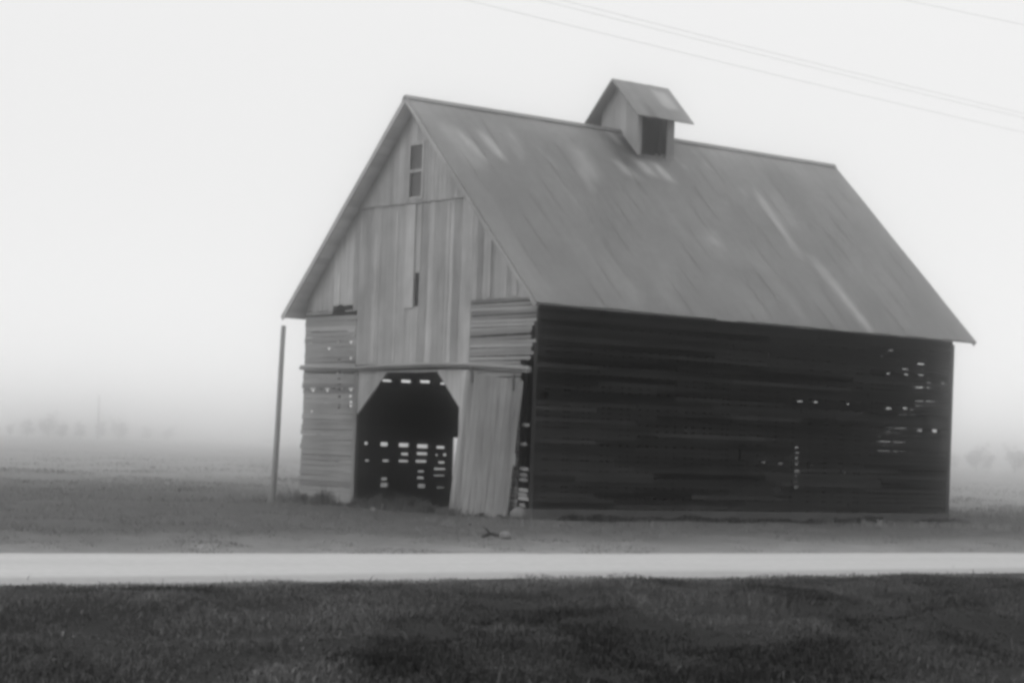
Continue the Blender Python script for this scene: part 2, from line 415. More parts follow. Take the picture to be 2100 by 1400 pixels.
o = mb.build('crib_wall', M_SLATF, BARN); o['label'] = 'front crib wall of grey horizontal slats left of the doorway'
# framing of the doorway
mb = MB(loc)
mb.prism([(6.93, 3.3), (5.72, 3.3), (5.72, 3.23), (6.93, 2.22)], -.004, -.03, .42)
mb.prism([(3.61, 3.3), (3.61, 3.22), (2.74, 2.43), (2.74, 3.3)], -.004, -.03, .62)
mb.box((5.719, -.004, 3.245), (3.611, -.029, 3.3), .3)
mb.build('doorway_corner', M_GABLE, BARN)
mb = MB(loc); mb.box((6.94, -.002, 0), (7.09, -.045, 3.29), .42); mb.build('door_post', M_DOOR, BARN)
mb = MB(loc); mb.box((2.43, -.002, 0), (2.73, -.032, 3.29), .8); mb.build('door_post', M_GABLE, BARN)
# sliding-door beam, sagging towards its right end
mb = MB(loc)
us = [W + .06, 8.2, 7.0, 5.4, 4.0, 2.5, 1.3, .14]; zs = [3.40, 3.375, 3.352, 3.392, 3.41, 3.39, 3.335, 3.27]; hs = [.06, .06, .052, .056, .052, .052, .06, .07]
for i in range(len(us) - 1):
    a, b = us[i], us[i + 1]
    mb.hexa([(a, -.035, zs[i] - hs[i]), (b, -.035, zs[i + 1] - hs[i + 1]), (b, -.12, zs[i + 1] - hs[i + 1]), (a, -.12, zs[i] - hs[i]),
             (a, -.035, zs[i] + hs[i]), (b, -.035, zs[i + 1] + hs[i + 1]), (b, -.10, zs[i + 1] + hs[i + 1]), (a, -.10, zs[i] + hs[i])], .45)
BEAM = mb.build('door_beam', M_TRIM, BARN)
mb = MB(loc); mb.tube([(u, -.128, z - h * .2) for u, z, h in zip(us, zs, hs)], .018, 6); mb.build('track', M_IRON, BEAM)
# sliding door, hanging askew
DC = [(2.33, 3.235), (.23, 3.00), (.60, .012), (2.79, .012)]
mb = MB(loc); n = 11; cut = np.cumsum([0] + [R.uniform(.7, 1.3) for _ in range(n)]); cut /= cut[-1]
def dpt(s, t): # s across from left, t down
    a = np.array(DC[0]) * (1 - s) + np.array(DC[1]) * s; b = np.array(DC[3]) * (1 - s) + np.array(DC[2]) * s
    return a * (1 - t) + b * t
for i in range(n):
    a, b = cut[i] + .0015, cut[i + 1] - .0015; t1 = 1 - abs(R.gauss(0, .012)); t0 = -.004 * R.random(); dv = R.uniform(0, .008)
    p = [dpt(a, t1), dpt(b, t1), dpt(a, t0), dpt(b, t0)]; vb, vt = -.20 - dv, -.165 - dv
    mb.hexa([(p[0][0], vb + .022, p[0][1]), (p[1][0], vb + .022, p[1][1]), (p[1][0], vb, p[1][1]), (p[0][0], vb, p[0][1]),
             (p[2][0], vt + .022, p[2][1]), (p[3][0], vt + .022, p[3][1]), (p[3][0], vt, p[3][1]), (p[2][0], vt, p[2][1])], min(max(R.gauss(.5, .16), .1), .95))
SD = mb.build('sliding_door', M_DOOR, BARN); SD['label'] = 'sliding door of vertical boards hanging askew from the beam'
for t in (.08, .5, .9):
    mb = MB(loc)
    p, q = dpt(.02, t), dpt(.98, t); vv = -.165 - .035 * t + .024
    mb.hexa([(p[0], vv + .03, p[1] - .07), (q[0], vv + .03, q[1] - .07), (q[0], vv + .002, q[1] - .07), (p[0], vv + .002, p[1] - .07),
             (p[0], vv + .03, p[1] + .07), (q[0], vv + .03, q[1] + .07), (q[0], vv + .002, q[1] + .07), (p[0], vv + .002, p[1] + .07)], .4)
    mb.build('ledge', M_DOOR, SD)
mb = MB(loc); q = dpt(1.0, .56); mb.box((q[0] + .02, -.222, q[1] - .16), (q[0] - .09, -.190, q[1] + .11), .62); mb.build('latch_block', M_DOOR, SD)
for s in (.12, .85):
    mb = MB(loc); q = dpt(s, .03); mb.box((q[0] - .03, -.200, q[1] - .14), (q[0] + .03, -.176, q[1] + .22), .5); mb.build('hanger', M_IRON, SD)
# corner posts, sills, footing
mb = MB(loc); mb.box((.012, .012, .25), (.12, .12, 4.58), .45); mb.build('corner_post', M_INNERZ, BARN)
mb = MB(loc); mb.box((-.045, L - .10, .25), (-.030, L + .04, 4.60), .9); mb.build('corner_board', M_SIDE, BARN)
for p_, q_ in (((-.05, -.02, -.2), (.2, L + .05, .245)), ((W - .2, 0, -.2), (W + .04, L + .05, .245)), ((7.12, .0, -.2), (W - .21, .18, .05)), ((.6, .03, -.2), (2.4, .2, .24)), ((.21, L - .2, -.2), (W - .21, L + .05, .245))):
    mb = MB(loc); mb.box(p_, q_, .5); mb.build('footing', M_CONC, BARN)
# drive floor
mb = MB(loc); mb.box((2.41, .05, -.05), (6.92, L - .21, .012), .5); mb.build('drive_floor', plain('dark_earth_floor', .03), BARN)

# roof ----------------------------------------------------------------
CT = 1 / math.hypot(1, TP); ST = TP * CT; SLEN = (W / 2 + OE) / CT
def rp(side, s, v, h):       # a point on a slope: s down from the ridge, h off the surface
    d = s * CT + h * ST; z = HR - s * ST + h * CT
    return (W / 2 - d, v, z) if side == 0 else (W / 2 + d, v, z)
V0, V1 = -OF, L + OR; NS = 22; SWD = (V1 - V0) / NS
def rvs(X, Y):               # photo point on the right slope -> (v, s)
    n = -GA * TP + np.array([0, 0, 1.]); d = ray(X, Y); P = CC + np.array([0, 0, HE]); n = np.array([0, 0, 1.]) - GA * TP
    t = ((P - EYE) @ n) / (d @ n); q = EYE + d * t - CC
    return q @ AX, (W / 2 - q @ GA) / CT
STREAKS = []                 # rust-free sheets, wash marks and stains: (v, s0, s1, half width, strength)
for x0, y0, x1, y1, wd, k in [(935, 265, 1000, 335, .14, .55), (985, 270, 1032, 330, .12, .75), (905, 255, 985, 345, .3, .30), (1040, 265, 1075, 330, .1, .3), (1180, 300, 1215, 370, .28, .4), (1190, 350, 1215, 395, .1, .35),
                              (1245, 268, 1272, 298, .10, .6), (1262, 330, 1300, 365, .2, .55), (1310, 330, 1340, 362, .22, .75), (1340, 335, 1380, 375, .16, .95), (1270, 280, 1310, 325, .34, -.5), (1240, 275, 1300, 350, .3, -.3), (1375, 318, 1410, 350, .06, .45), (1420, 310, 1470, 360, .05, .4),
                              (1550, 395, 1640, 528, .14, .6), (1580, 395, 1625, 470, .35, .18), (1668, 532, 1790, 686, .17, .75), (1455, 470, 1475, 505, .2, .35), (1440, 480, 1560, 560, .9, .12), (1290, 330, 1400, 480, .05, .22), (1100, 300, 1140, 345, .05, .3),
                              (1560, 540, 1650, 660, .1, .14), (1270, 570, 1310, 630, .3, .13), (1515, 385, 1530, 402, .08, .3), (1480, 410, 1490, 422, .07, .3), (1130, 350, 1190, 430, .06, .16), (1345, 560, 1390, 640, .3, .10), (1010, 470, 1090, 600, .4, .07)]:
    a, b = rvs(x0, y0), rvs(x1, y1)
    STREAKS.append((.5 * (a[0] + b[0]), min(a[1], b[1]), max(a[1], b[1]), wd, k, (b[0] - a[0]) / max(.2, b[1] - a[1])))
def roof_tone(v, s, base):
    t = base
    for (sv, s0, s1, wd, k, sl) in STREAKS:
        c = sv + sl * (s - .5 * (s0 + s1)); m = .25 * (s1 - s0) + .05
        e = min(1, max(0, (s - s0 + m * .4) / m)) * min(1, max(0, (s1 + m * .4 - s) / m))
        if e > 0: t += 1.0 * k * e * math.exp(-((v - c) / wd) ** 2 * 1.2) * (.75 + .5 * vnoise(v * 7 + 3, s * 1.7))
    t += .20 * max(0, 1 - s / 2.2) * (fbm(v * .9 + 4, s * .7, 3) * 1.9 - .25)      # pale glow towards the ridge painted into the tone, broken into patches
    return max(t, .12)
def slope(side, fine):
    mb = MB(loc); courses = [(0, SLEN)]
    for j in range(NS):
        jit = R.gauss(0, .014); base_j = R.gauss(.5, .012)
        for ci, (s0, s1) in enumerate(courses):
            b = base_j + R.gauss(0, .010); s1j = s1 + jit
            nv = [0, .03, .06, .2, .34, .48, SWD - .02, SWD + .015]; hv = [.0062, .0058, .004, .003, .006, .003, .004, .0045]
            if not fine: nv = [0, .03, .06, SWD - .02, SWD + .015]; hv = [.012, .011, .004, .004, .010]
            ns = 60 if fine else 8; vs = []; tn = []; lift0 = .004 + .010 * (2 - ci) * .5
            for a in range(ns + 1):
                s = s0 + (s1j - s0) * a / ns; wv = .004 * math.sin(s * 2.1 + j * 1.7)
                for q, h in zip(nv, hv):
                    v = V0 + j * SWD + q
                    vs.append(rp(side, s, v, h + wv + .012 + .004 * a / ns ))
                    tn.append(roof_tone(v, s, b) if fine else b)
            m_ = len(nv); top = len(vs); 
            fs = [(a * m_ + i, a * m_ + i + 1, (a + 1) * m_ + i + 1, (a + 1) * m_ + i) for a in range(ns) for i in range(m_ - 1)]
            # turned-down lower edge
            for i, (q, h) in enumerate(zip(nv, hv)):
                vs.append(rp(side, s1j, V0 + j * SWD + q, h - .012)); tn.append(tn[ns * m_ + i])
            fs += [(ns * m_ + i, ns * m_ + i + 1, top + i + 1, top + i) for i in range(m_ - 1)]
            mb.add(vs, fs, tn)
    return mb
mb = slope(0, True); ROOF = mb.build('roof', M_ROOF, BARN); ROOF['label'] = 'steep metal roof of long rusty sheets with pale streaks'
mb = slope(1, False); mb.build('roof', M_ROOF, BARN)
mb = MB(loc)
for side in (0, 1):
    nb = 34; sw = SLEN / nb
    for k in range(nb):
        s0, s1 = k * sw + .002, (k + 1) * sw - .004
        if k == nb - 1: s1 -= .02
        c = [rp(side, s, v, h) for h in (-.045, -.012) for (s, v) in ((s0, V0 + .012), (s1, V0 + .012), (s1, V1 - .012), (s0, V1 - .012))]
        mb.hexa(c, min(.9, max(.1, R.gauss(.5, .15))))
RBM = mb
for v0, v1 in ((V0 - .012, V0 + .010), (V1 - .010, V1 + .012)):
    for side in (0, 1):
        mb = MB(loc)
        for k in range(3):
            s0, s1 = SLEN * k / 3 + .0005, SLEN * (k + 1) / 3 - .002
            if k == 0: s0 = .0
            dz = R.uniform(-.008, .008)
            c = [rp(side, s, v, h) for h in (-.10 + dz, -.002) for (s, v) in ((s0, v0), (s1, v0), (s1, v1), (s0, v1))]
            mb.hexa(c, R.uniform(.5, .8))
        mb.build('rake_board', M_RAKE, ROOF)
mb = RBM
for k in range(13):
    v = .3 + k * 1.1
    if v > L: break
    for side in (0, 1):
        c = [rp(side, s, v + d, h) for h in (-.135, -.046) for (s, d) in ((.1, -.025), (SLEN - .85, -.025), (SLEN - .85, .025), (.1, .025))]
        mb.hexa(c, .4)
mb.build('roof_boards', M_SOFFIT, ROOF)
mb = MB(loc)
for k in range(8):
    a, b = V0 + (V1 - V0) * k / 8 - .01, V0 + (V1 - V0) * (k + 1) / 8 + .005; dz = R.uniform(0, .006)
    for side in (0, 1):
        c = [rp(side, s, v, h + dz) for h in (.034, .044) for (s, v) in ((0, a), (.14, a), (.14, b), (0, b))]
        mb.hexa(c, R.uniform(.5, .62))
mb.build('ridge_cap', M_ROOF, ROOF)

# cupola ----------------------------------------------------------------
CUP = empty('cupola', loc(W / 2, 6.785, 9.6), 0, BARN); CUP.parent = BARN
CUP['label'] = 'small gabled cupola astride the ridge'
cl = loc(W / 2, 6.785, 9.6)
def cloc(u, v, z): p = loc(u, v, z); return (p[0] - cl[0], p[1] - cl[1], p[2] - cl[2])
ua, ub, va, vb = 4.03, 5.403, 6.2, 7.37; CR, CP = 10.97, .984
cz = lambda u: CR - .05 - abs(u - W / 2) * CP
for vv, so in ((va, -1), (vb, 1)):
    mb = MB(cloc)
    es = edges(ua, ub, (.2, .3), fix=(W / 2,))
    for i in range(len(es) - 1):
        a, b = es[i] + .003, es[i + 1] - .003; za, zb = cz(a), cz(b); dv = R.uniform(0, .005)
        lo = lambda u: HR - abs(u - W / 2) * TP - .05
        mb.hexa([(a, vv, lo(a)), (b, vv, lo(b)), (b, vv + so * (.024 + dv), lo(b)), (a, vv + so * (.024 + dv), lo(a)), (a, vv, za), (b, vv, zb), (b, vv + so * (.024 + dv), zb), (a, vv + so * (.024 + dv), za)], R.gauss(.5, .15))
    mb.build('cupola_siding', M_CUP, CUP)
for us_, so in ((ua, -1), (ub, 1)):
    lo = HR - abs(ua - W / 2) * TP - .03
    for (p, q, t) in ((va - .026, va + .10, .6), (vb - .21, vb + .026, .42)):
        mb = MB(cloc); mb.box((us_, p, lo), (us_ + so * .03, q, cz(ua) - .03), t); mb.build('cupola_post', M_CUP, CUP)
    mb = MB(cloc); mb.box((us_, va + .101, 10.13), (us_ + so * .028, vb - .211, cz(ua) - .03), .3); mb.build('cupola_lintel', M_CUP, CUP)
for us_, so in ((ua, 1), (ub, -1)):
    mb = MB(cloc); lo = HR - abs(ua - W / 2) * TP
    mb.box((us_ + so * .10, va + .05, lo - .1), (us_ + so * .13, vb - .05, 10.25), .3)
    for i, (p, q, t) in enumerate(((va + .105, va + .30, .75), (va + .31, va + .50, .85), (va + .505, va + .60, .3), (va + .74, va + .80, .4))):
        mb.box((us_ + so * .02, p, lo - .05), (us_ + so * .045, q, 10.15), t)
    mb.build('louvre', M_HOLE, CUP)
mb = MB(cloc); CL = 1.037; cs = 1 / math.hypot(1, CP)
for side in (0, 1):
    sg = -1 if side == 0 else 1; ncv = 12; ncs = 10
    vs = []; tn = []
    for h in (0, -.03):
        for a in range(ncs + 1):
            for b in range(ncv + 1):
                d = CL * a / ncs; v = 5.86 + (7.78 - 5.86) * b / ncv
                vs.append((W / 2 + sg * (d + h * CP * cs), v, CR - d * CP + h * cs + .008 * (b in (4, 8))))
                t = .56
                if side == 0:
                    if 8 <= b <= 10 and 2 <= a <= 6: t = 1.25
                    if b <= 4: t = .47 + .14 * (b == 2) + .03 * (a % 3)
                    if b in (3, 4) and a > 6: t = .33
                tn.append(t)
    g = lambda k, a, b: k * (ncs + 1) * (ncv + 1) + a * (ncv + 1) + b
    fs = []
    for k in (0, 1):
        fs += [(g(k, a, b), g(k, a, b + 1), g(k, a + 1, b + 1), g(k, a + 1, b)) for a in range(ncs) for b in range(ncv)]
    for b in range(ncv): fs += [(g(0, ncs, b), g(0, ncs, b + 1), g(1, ncs, b + 1), g(1, ncs, b))]
    for a in range(ncs): fs += [(g(0, a, 0), g(0, a + 1, 0), g(1, a + 1, 0), g(1, a, 0)), (g(0, a, ncv), g(0, a + 1, ncv), g(1, a + 1, ncv), g(1, a, ncv))]
    mb.add(vs, fs, tn)
mb.build('cupola_roof', M_ROOF, CUP)

# ------------------------------------------------------------------ ground
def road_edges(v):
    far = -10.55 - .063 * (v + 17); return far - 5.0 + np.clip(.035 * (v + 18.8), -.5, 1.0), far
def gh(x, y):
    """height of the ground: hummocks on the near bank, gentle unevenness elsewhere, flat under road and barn"""
    x = np.asarray(x, float); y = np.asarray(y, float); u, v = to_uv(x, y); lo, hi = road_edges(v)
    near = np.clip((lo - u - .2) / 3.0, 0, 1); mid = np.clip((u - hi - .2) / 1.0, 0, 1)
    du = np.maximum(np.maximum(-u - .15, u - W - .15), 0); dv = np.maximum(np.maximum(-v - .35, v - L - .15), 0)
    offb = np.clip((np.hypot(du, dv)) / .8, 0, 1)
    return near * ((fbm(x * .9, y * .55) - .5) * .34 + .04) + mid * offb * ((fbm(x * .8 + 9, y * .5) - .45) * .10) - (1 - near) * (1 - mid) * .02
def axis_coords(lo, hi, d0, step, grow, far):
    a = list(np.arange(lo, hi, step)); s = step; q = a[-1]
    while q < far: s *= grow; q += s; a.append(q)
    s = step; q = lo; pre = []
    while q > -far: s *= grow; q -= s; pre.append(q)
    return np.array(pre[::-1] + a)
gx = axis_coords(-16, 20, 0, .22, 1.12, 1500); gy = axis_coords(9, 62, 0, .22, 1.12, 1500)
XX, YY = np.meshgrid(gx, gy, indexing='ij'); ZZ = gh(XX, YY)
nx, ny = XX.shape
idx = np.arange(nx * ny).reshape(nx, ny)
quads = np.stack([idx[:-1, :-1], idx[1:, :-1], idx[1:, 1:], idx[:-1, 1:]], -1).reshape(-1, 4)
def big_mesh(name, verts, faces, mat, tones=None, smooth=True):
    """verts (n,3), faces (m,k) arrays, quick to fill"""
    me = bpy.data.meshes.new(name); n, k = len(faces), faces.shape[1]
    me.vertices.add(len(verts)); me.vertices.foreach_set('co', np.ascontiguousarray(verts, np.float32).ravel())
    me.loops.add(n * k); me.loops.foreach_set('vertex_index', np.ascontiguousarray(faces, np.int32).ravel())
    me.polygons.add(n); me.polygons.foreach_set('loop_start', np.arange(0, n * k, k, dtype=np.int32))
    me.polygons.foreach_set('use_smooth', np.full(n, smooth))
    if tones is not None:
        at = me.attributes.new('tone', 'FLOAT', 'POINT'); at.data.foreach_set('value', np.ascontiguousarray(tones, np.float32))
    me.materials.append(mat); me.update(calc_edges=True); me.validate()
    o = bpy.data.objects.new(name, me); COL.objects.link(o); return o
# what grows where: dark turf on the near bank, worn pale verge, stubble field paled with distance in place of haze
GU, GV = to_uv(XX, YY)
rfar = -10.55 - .063 * (GV + 17); rnear = road_edges(GV)[0]
nz = fbm(XX * .35, YY * .25, 4)
bank = np.clip((rnear - GU + .3 + (fbm(XX * .7, YY * .7, 4) - .5) * 2.0) / .5, 0, 1)
verge = np.clip(1 - (GU - rfar) / (6.0 + 5 * (nz - .5)), 0, 1)
dirt = .062 + .10 * verge * (.7 + .6 * nz)
haze_fade = np.clip((np.hypot(XX, YY - 0) - 54) / 40, 0, 1)  # haze fade painted into the ground colour, paler with distance
dirt = dirt * (1 - haze_fade) + (.165 + .05 * nz) * haze_fade
gt = dirt * (1 - bank) + .014 * bank
M, t, p = principled('earth_and_turf', .95, .1)
tc = t.nodes.new('ShaderNodeTexCoord'); n1 = noise(t, tc.outputs['Object'], 2.2, 6, .65); n2 = noise(t, tc.outputs['Object'], .25, 4, .6)
v = math_n(t, 'MULTIPLY', attr(t), math_n(t, 'MULTIPLY', math_n(t, 'MULTIPLY_ADD', math_n(t, 'SUBTRACT', n1, .5), 1.4, 1.0), math_n(t, 'MULTIPLY_ADD', math_n(t, 'SUBTRACT', n2, .5), .6, 1.0)))
setcol(t, p, v); bump(t, p, n1, .6, .05)
o = big_mesh('ground', np.stack([XX, YY, ZZ], -1).reshape(-1, 3), quads, M, gt.ravel()); tag(o, kind='structure')

# the gravel road, crowned, with wandering edges
M, t, p = principled('pale_gravel', .95, .15)
tc = t.nodes.new('ShaderNodeTexCoord'); n1 = noise(t, tc.outputs['Object'], 9, 6, .7)
rot = t.nodes.new('ShaderNodeMapping'); rot.inputs['Rotation'].default_value = (0, 0, YAW + .063); rot.inputs['Scale'].default_value = (1, 1, 1)
t.links.new(tc.outputs['Object'], rot.inputs['Vector']); n2 = noise(t, mapped(t, rot.outputs[0], (1.3, .08, 1)), 1, 4, .6)
v = math_n(t, 'MULTIPLY', math_n(t, 'MULTIPLY', math_n(t, 'MULTIPLY_ADD', math_n(t, 'SUBTRACT', n1, .5), .5, 1.0), math_n(t, 'MULTIPLY_ADD', math_n(t, 'SUBTRACT', n2, .5), .35, 1.0)), attr(t))
setcol(t, p, math_n(t, 'MULTIPLY', v, .70)); bump(t, p, n1, .5, .02)
vv = np.arange(-70, 140, .5); cs_ = np.linspace(0, 1, 15); rv = []; rt = []
for q in vv:
    lo, hi = road_edges(q); lo += (fbm(q * .5, 3.3) - .5) * .5; hi += (fbm(q * .5, 8.3) - .5) * .5
    for c in cs_:
        P = uvw(lo + (hi - lo) * c, q); z = .006 + .05 * (1 - (2 * c - 1) ** 2) - .012 * (math.exp(-((c - .3) / .08) ** 2) + math.exp(-((c - .7) / .08) ** 2))
        if c in (0, 1): z = -.03
        rv.append((P[0], P[1], z)); rt.append(.5 - .12 * (c < .08 or c > .93))
ii = np.arange(len(vv) * 15).reshape(-1, 15)
o = big_mesh('road', np.array(rv), np.stack([ii[:-1, :-1], ii[1:, :-1], ii[1:, 1:], ii[:-1, 1:]], -1).reshape(-1, 4), M, np.array(rt)); tag(o, kind='structure')

# ------------------------------------------------------------------ grass: blades as real leaves of geometry
M_GRASS, t, p = principled('grass_blades', .75, .2)
tc = t.nodes.new('ShaderNodeTexCoord')
setcol(t, p, math_n(t, 'MULTIPLY', attr(t), 1.0))
def blades(name, x, y, h, wd, tone, lean, label):
    n = len(x); z = gh(x, y) - .01
    th = NR.random(n) * 2 * np.pi; fa = NR.random(n) * 2 * np.pi
    ld = np.stack([np.cos(th), np.sin(th), np.zeros(n)], -1) * (lean * h)[:, None]
    sd_ = np.stack([np.cos(fa), np.sin(fa), np.zeros(n)], -1) * (wd / 2)[:, None]
    b = np.stack([x, y, z], -1); upv = np.zeros((n, 3)); upv[:, 2] = h
    droop = np.clip(1.15 - .45 * lean, .5, 1.15)
    p0, p1 = b - sd_, b + sd_
    m_ = b + ld * .35 + upv * .6; p2, p3 = m_ - sd_ * .8, m_ + sd_ * .8
    e_ = b + ld + upv * droop[:, None] * .9
    V = np.stack([p0, p1, p2, p3, e_], 1).reshape(-1, 3); i = np.arange(n)[:, None] * 5
    Fq = np.concatenate([i + np.array([[0, 1, 3]]), i + np.array([[0, 3, 2]]), i + np.array([[2, 3, 4]])], 0)
    o = big_mesh(name, V, Fq, M_GRASS, np.repeat(tone, 5), False)
    tag(o, label, 'grass', kind='stuff'); return o
def scatter(n, ylo, yhi, pw=1.0, margin=1.25):
    """points in the wedge the camera could see, thinning with distance"""
    y = (ylo ** (1 - pw) + NR.random(n) * (yhi ** (1 - pw) - ylo ** (1 - pw))) ** (1 / (1 - pw)) if pw != 1 else ylo * (yhi / ylo) ** NR.random(n)
    x = (NR.random(n) * 2 - 1) * (.25 * margin * y + 1.0); return x, y
# near bank
x, y = scatter(330000, 11.0, 36, 0.6)
u, v = to_uv(x, y); rf = -10.55 - .063 * (v + 17); rn = road_edges(v)[0]
edge = rn - u + .3 + (fbm(x * .7, y * .7, 4) - .5) * 2.0
clump = fbm(x * 1.5 + 40, y * 1.0 + 11, 3); big = fbm(x * .5 + 3, y * .33 + 70, 3)
keep = (edge > .0) & (NR.random(len(x)) < np.clip(.5 + 1.5 * (clump - .3), .4, 1)); x, y, edge, clump, big = x[keep], y[keep], edge[keep], clump[keep], big[keep]
hgt = (.03 + .15 * np.clip(clump - .28, 0, 1)) * NR.uniform(.55, 1.35, len(x)) * np.clip(.55 + edge * .35, .5, 1.0)
dry = NR.random(len(x)) < np.clip(.10 + .5 * (.9 - edge), .06, .4)
patch = np.clip((.6 * big + .4 * fbm(x * 1.3 + 80, y * .7 + 5, 3) - .5) * 6 + .5, 0, 1)
tone = (.013 + .038 * clump) * NR.uniform(.7, 1.4, len(x)) * (.32 + 1.45 * patch) * (1 + 1.3 * np.clip(2.2 - edge, 0, 1.8)) + dry * (.4 + patch) * NR.uniform(.02, .09, len(x))
stalk = NR.random(len(x)) < .0025; hgt = np.where(stalk, NR.uniform(.09, .18, len(x)), hgt); tone = np.where(stalk, NR.uniform(.05, .11, len(x)), tone)
blades('grass', x, y, hgt, NR.uniform(.005, .012, len(x)), tone, NR.uniform(.2, 1.2, len(x)), 'dark tussocky grass on the bank in front of the road')
# verge between road and barn and the field behind
def barn_out(x, y, g=.06):
    u, v = to_uv(x, y); return (u < -g) | (u > W + g) | (v < -g) | (v > L + g)
x, y = scatter(150000, 27, 62, 1.5, 1.15); u, v = to_uv(x, y); rf = -10.55 - .063 * (v + 17)
dd = u - rf; cl_ = fbm(x * 1.5 + 5, y * 1.0 + 2, 3)
keep = (dd > -.15) & barn_out(x, y) & (NR.random(len(x)) < np.clip(.04 + .10 * np.clip(dd, 0, 6) / 6 + 1.4 * (cl_ - .42), .02, 1))
x, y, dd, cl_ = x[keep], y[keep], dd[keep], cl_[keep]
hgt = (.02 + .05 * np.clip(dd / 8, 0, 1) + .14 * np.clip(cl_ - .5, 0, 1)) * NR.uniform(.6, 1.5, len(x))
tone = (.085 + .05 * NR.random(len(x))) * (.5 + .9 * cl_) + .05 * (NR.random(len(x)) < .12)
blades('grass', x, y, hgt, NR.uniform(.006, .014, len(x)), tone, NR.uniform(.3, 1.2, len(x)), 'short worn grass on the verge between the road and the barn')
x, y = scatter(110000, 48, 170, 1.9, 1.1); cl_ = fbm(x * .45 + 5, y * .25 + 2, 4)
u, v = to_uv(x, y); keep = barn_out(x, y, .3) & (u > -9) & (NR.random(len(x)) < np.clip(.15 + 2.2 * (cl_ - .38), .05, 1)); x, y, cl_ = x[keep], y[keep], cl_[keep]
hgt = (.06 + .14 * np.clip(cl_ - .4, 0, 1) * 2) * NR.uniform(.5, 1.5, len(x))
tone = (.105 + .05 * NR.random(len(x))) * (.7 + .6 * cl_) + .05 * (NR.random(len(x)) < .06)
blades('field_grass', x, y, hgt, NR.uniform(.012, .03, len(x)), tone, NR.uniform(.3, 1.1, len(x)), 'rough stubble and grass across the misty field behind the barn')
# weeds along the footing and in the doorway
def along(u0, v0, u1, v1, n, spread):
    s = NR.random(n); uu = u0 + (u1 - u0) * s + NR.normal(0, spread, n); q = v0 + (v1 - v0) * s - np.abs(NR.normal(0, spread, n)) * (v1 == v0)
    P = CC[None] + GA[None] * uu[:, None] + AX[None] * q[:, None]; return P[:, 0], P[:, 1]
pts = [along(-.62, 0, -.62, L, 15000, .16), along(W, -.15, 7.0, -.15, 2600, .16), along(6.9, -.1, 2.9, -.1, 11000, .38), along(2.9, -.5, .3, -.5, 700, .15), along(W + .4, 0, W + .4, 4, 900, .2)]
x = np.concatenate([q[0] for q in pts]); y = np.concatenate([q[1] for q in pts]); u, v = to_uv(x, y)
keep = ((u < -.06) | (v < -.03) | (u > W + .05)) & (NR.random(len(x)) < np.clip(2.2 * (fbm(x * 2.2, y * 2.2 + 50, 2) - .3), .05, 1)); x, y, u = x[keep], y[keep], u[keep]
cl_ = fbm(x * 2.2, y * 2.2 + 50, 2)
hgt = (.05 + np.where(u < -.05, .22, .62) * np.clip(cl_ - .3, 0, 1)) * NR.uniform(.4, 1.5, len(x))
tone = np.where(u < -.05, NR.uniform(.008, .03, len(x)), NR.uniform(.05, .12, len(x))) + .06 * (NR.random(len(x)) < .10)
o = blades('weeds', x, y, hgt, NR.uniform(.008, .022, len(x)), tone, NR.uniform(.2, 1.0, len(x)), 'ragged dark weeds growing along the footing and doorway of the barn')
o['category'] = 'weeds'

# ------------------------------------------------------------------ leaning pole left of the barn
mb = MB(); pts = []; n = 9
for i in range(n):
    q = i / (n - 1); pts.append((.16 * q + .012 * math.sin(q * 5), .03 * math.sin(q * 4), -.3 + 4.66 * q))
mb.tube(pts, [.075 - .016 * i / (n - 1) for i in range(n)], 10, .5)
pole = mb.build('wooden_pole', M_POST, smooth=False); pole.location = (-5.87, 50.54, 0)
tag(pole, 'thin leaning wooden pole standing in the grass left of the barn', 'pole')

# ------------------------------------------------------------------ debris by the verge
o = None
mb = MB()
mb.tube([(-.30, .05, .03), (-.12, .02, .14), (.06, 0, .09), (.22, -.03, .05)], [.04, .055, .05, .03], 7, .3)
mb.tube([(-.12, .02, .14), (-.2, -.02, .26), (-.3, .0, .33)], [.03, .022, .012], 6, .35)
mb.tube([(.06, 0, .08), (.2, .03, .17), (.26, .02, .12), (.36, .0, .20)], [.025, .02, .016, .01], 6, .5)
br = mb.build('broken_branch', plain('dark_wet_bark', .022, .5, 8), smooth=True); br.scale = (.75, .75, .6); br.location = (-.23, 34.68, float(gh(-.23, 34.68)))
tag(br, 'dark broken branch lying on the verge in front of the leaning door', 'branch')
def stone(name, P, r, label, mat):
    import bmesh
    bm = bmesh.new(); bmesh.ops.create_icosphere(bm, subdivisions=3, radius=1)
    for q in bm.verts:
        k = 1 + .35 * (fbm(q.co.x * 1.5 + P[0] * 3 + 20, q.co.y * 1.5 + q.co.z * 1.3 + 20, 3) - .5)
        q.co = Vector((q.co.x * r[0] * k, q.co.y * r[1] * k, max(q.co.z, -.5) * r[2] * k))
    me = bpy.data.meshes.new(name); bm.to_mesh(me); bm.free(); me.materials.append(mat)
    me.polygons.foreach_set('use_smooth', [True] * len(me.polygons))
    o = bpy.data.objects.new(name, me); COL.objects.link(o); o.location = P; tag(o, label, 'stone'); return o
P = uvw(.32, -.08); stone('stone', (P[0], P[1], .10), (.20, .15, .17), 'pale squarish stone under the barn corner beside the leaning door', M_STONE)
stone('stone', (-.05, 34.6, float(gh(-.05, 34.6)) + .05), (.11, .09, .08), 'small pale stone lying against the broken branch on the verge', M_STONE)
P = uvw(3.6, -1.7); stone('stone', (P[0], P[1], float(gh(P[0], P[1])) + .02), (.09, .08, .05), 'small pale stone in the grass in front of the dark doorway', M_STONE)

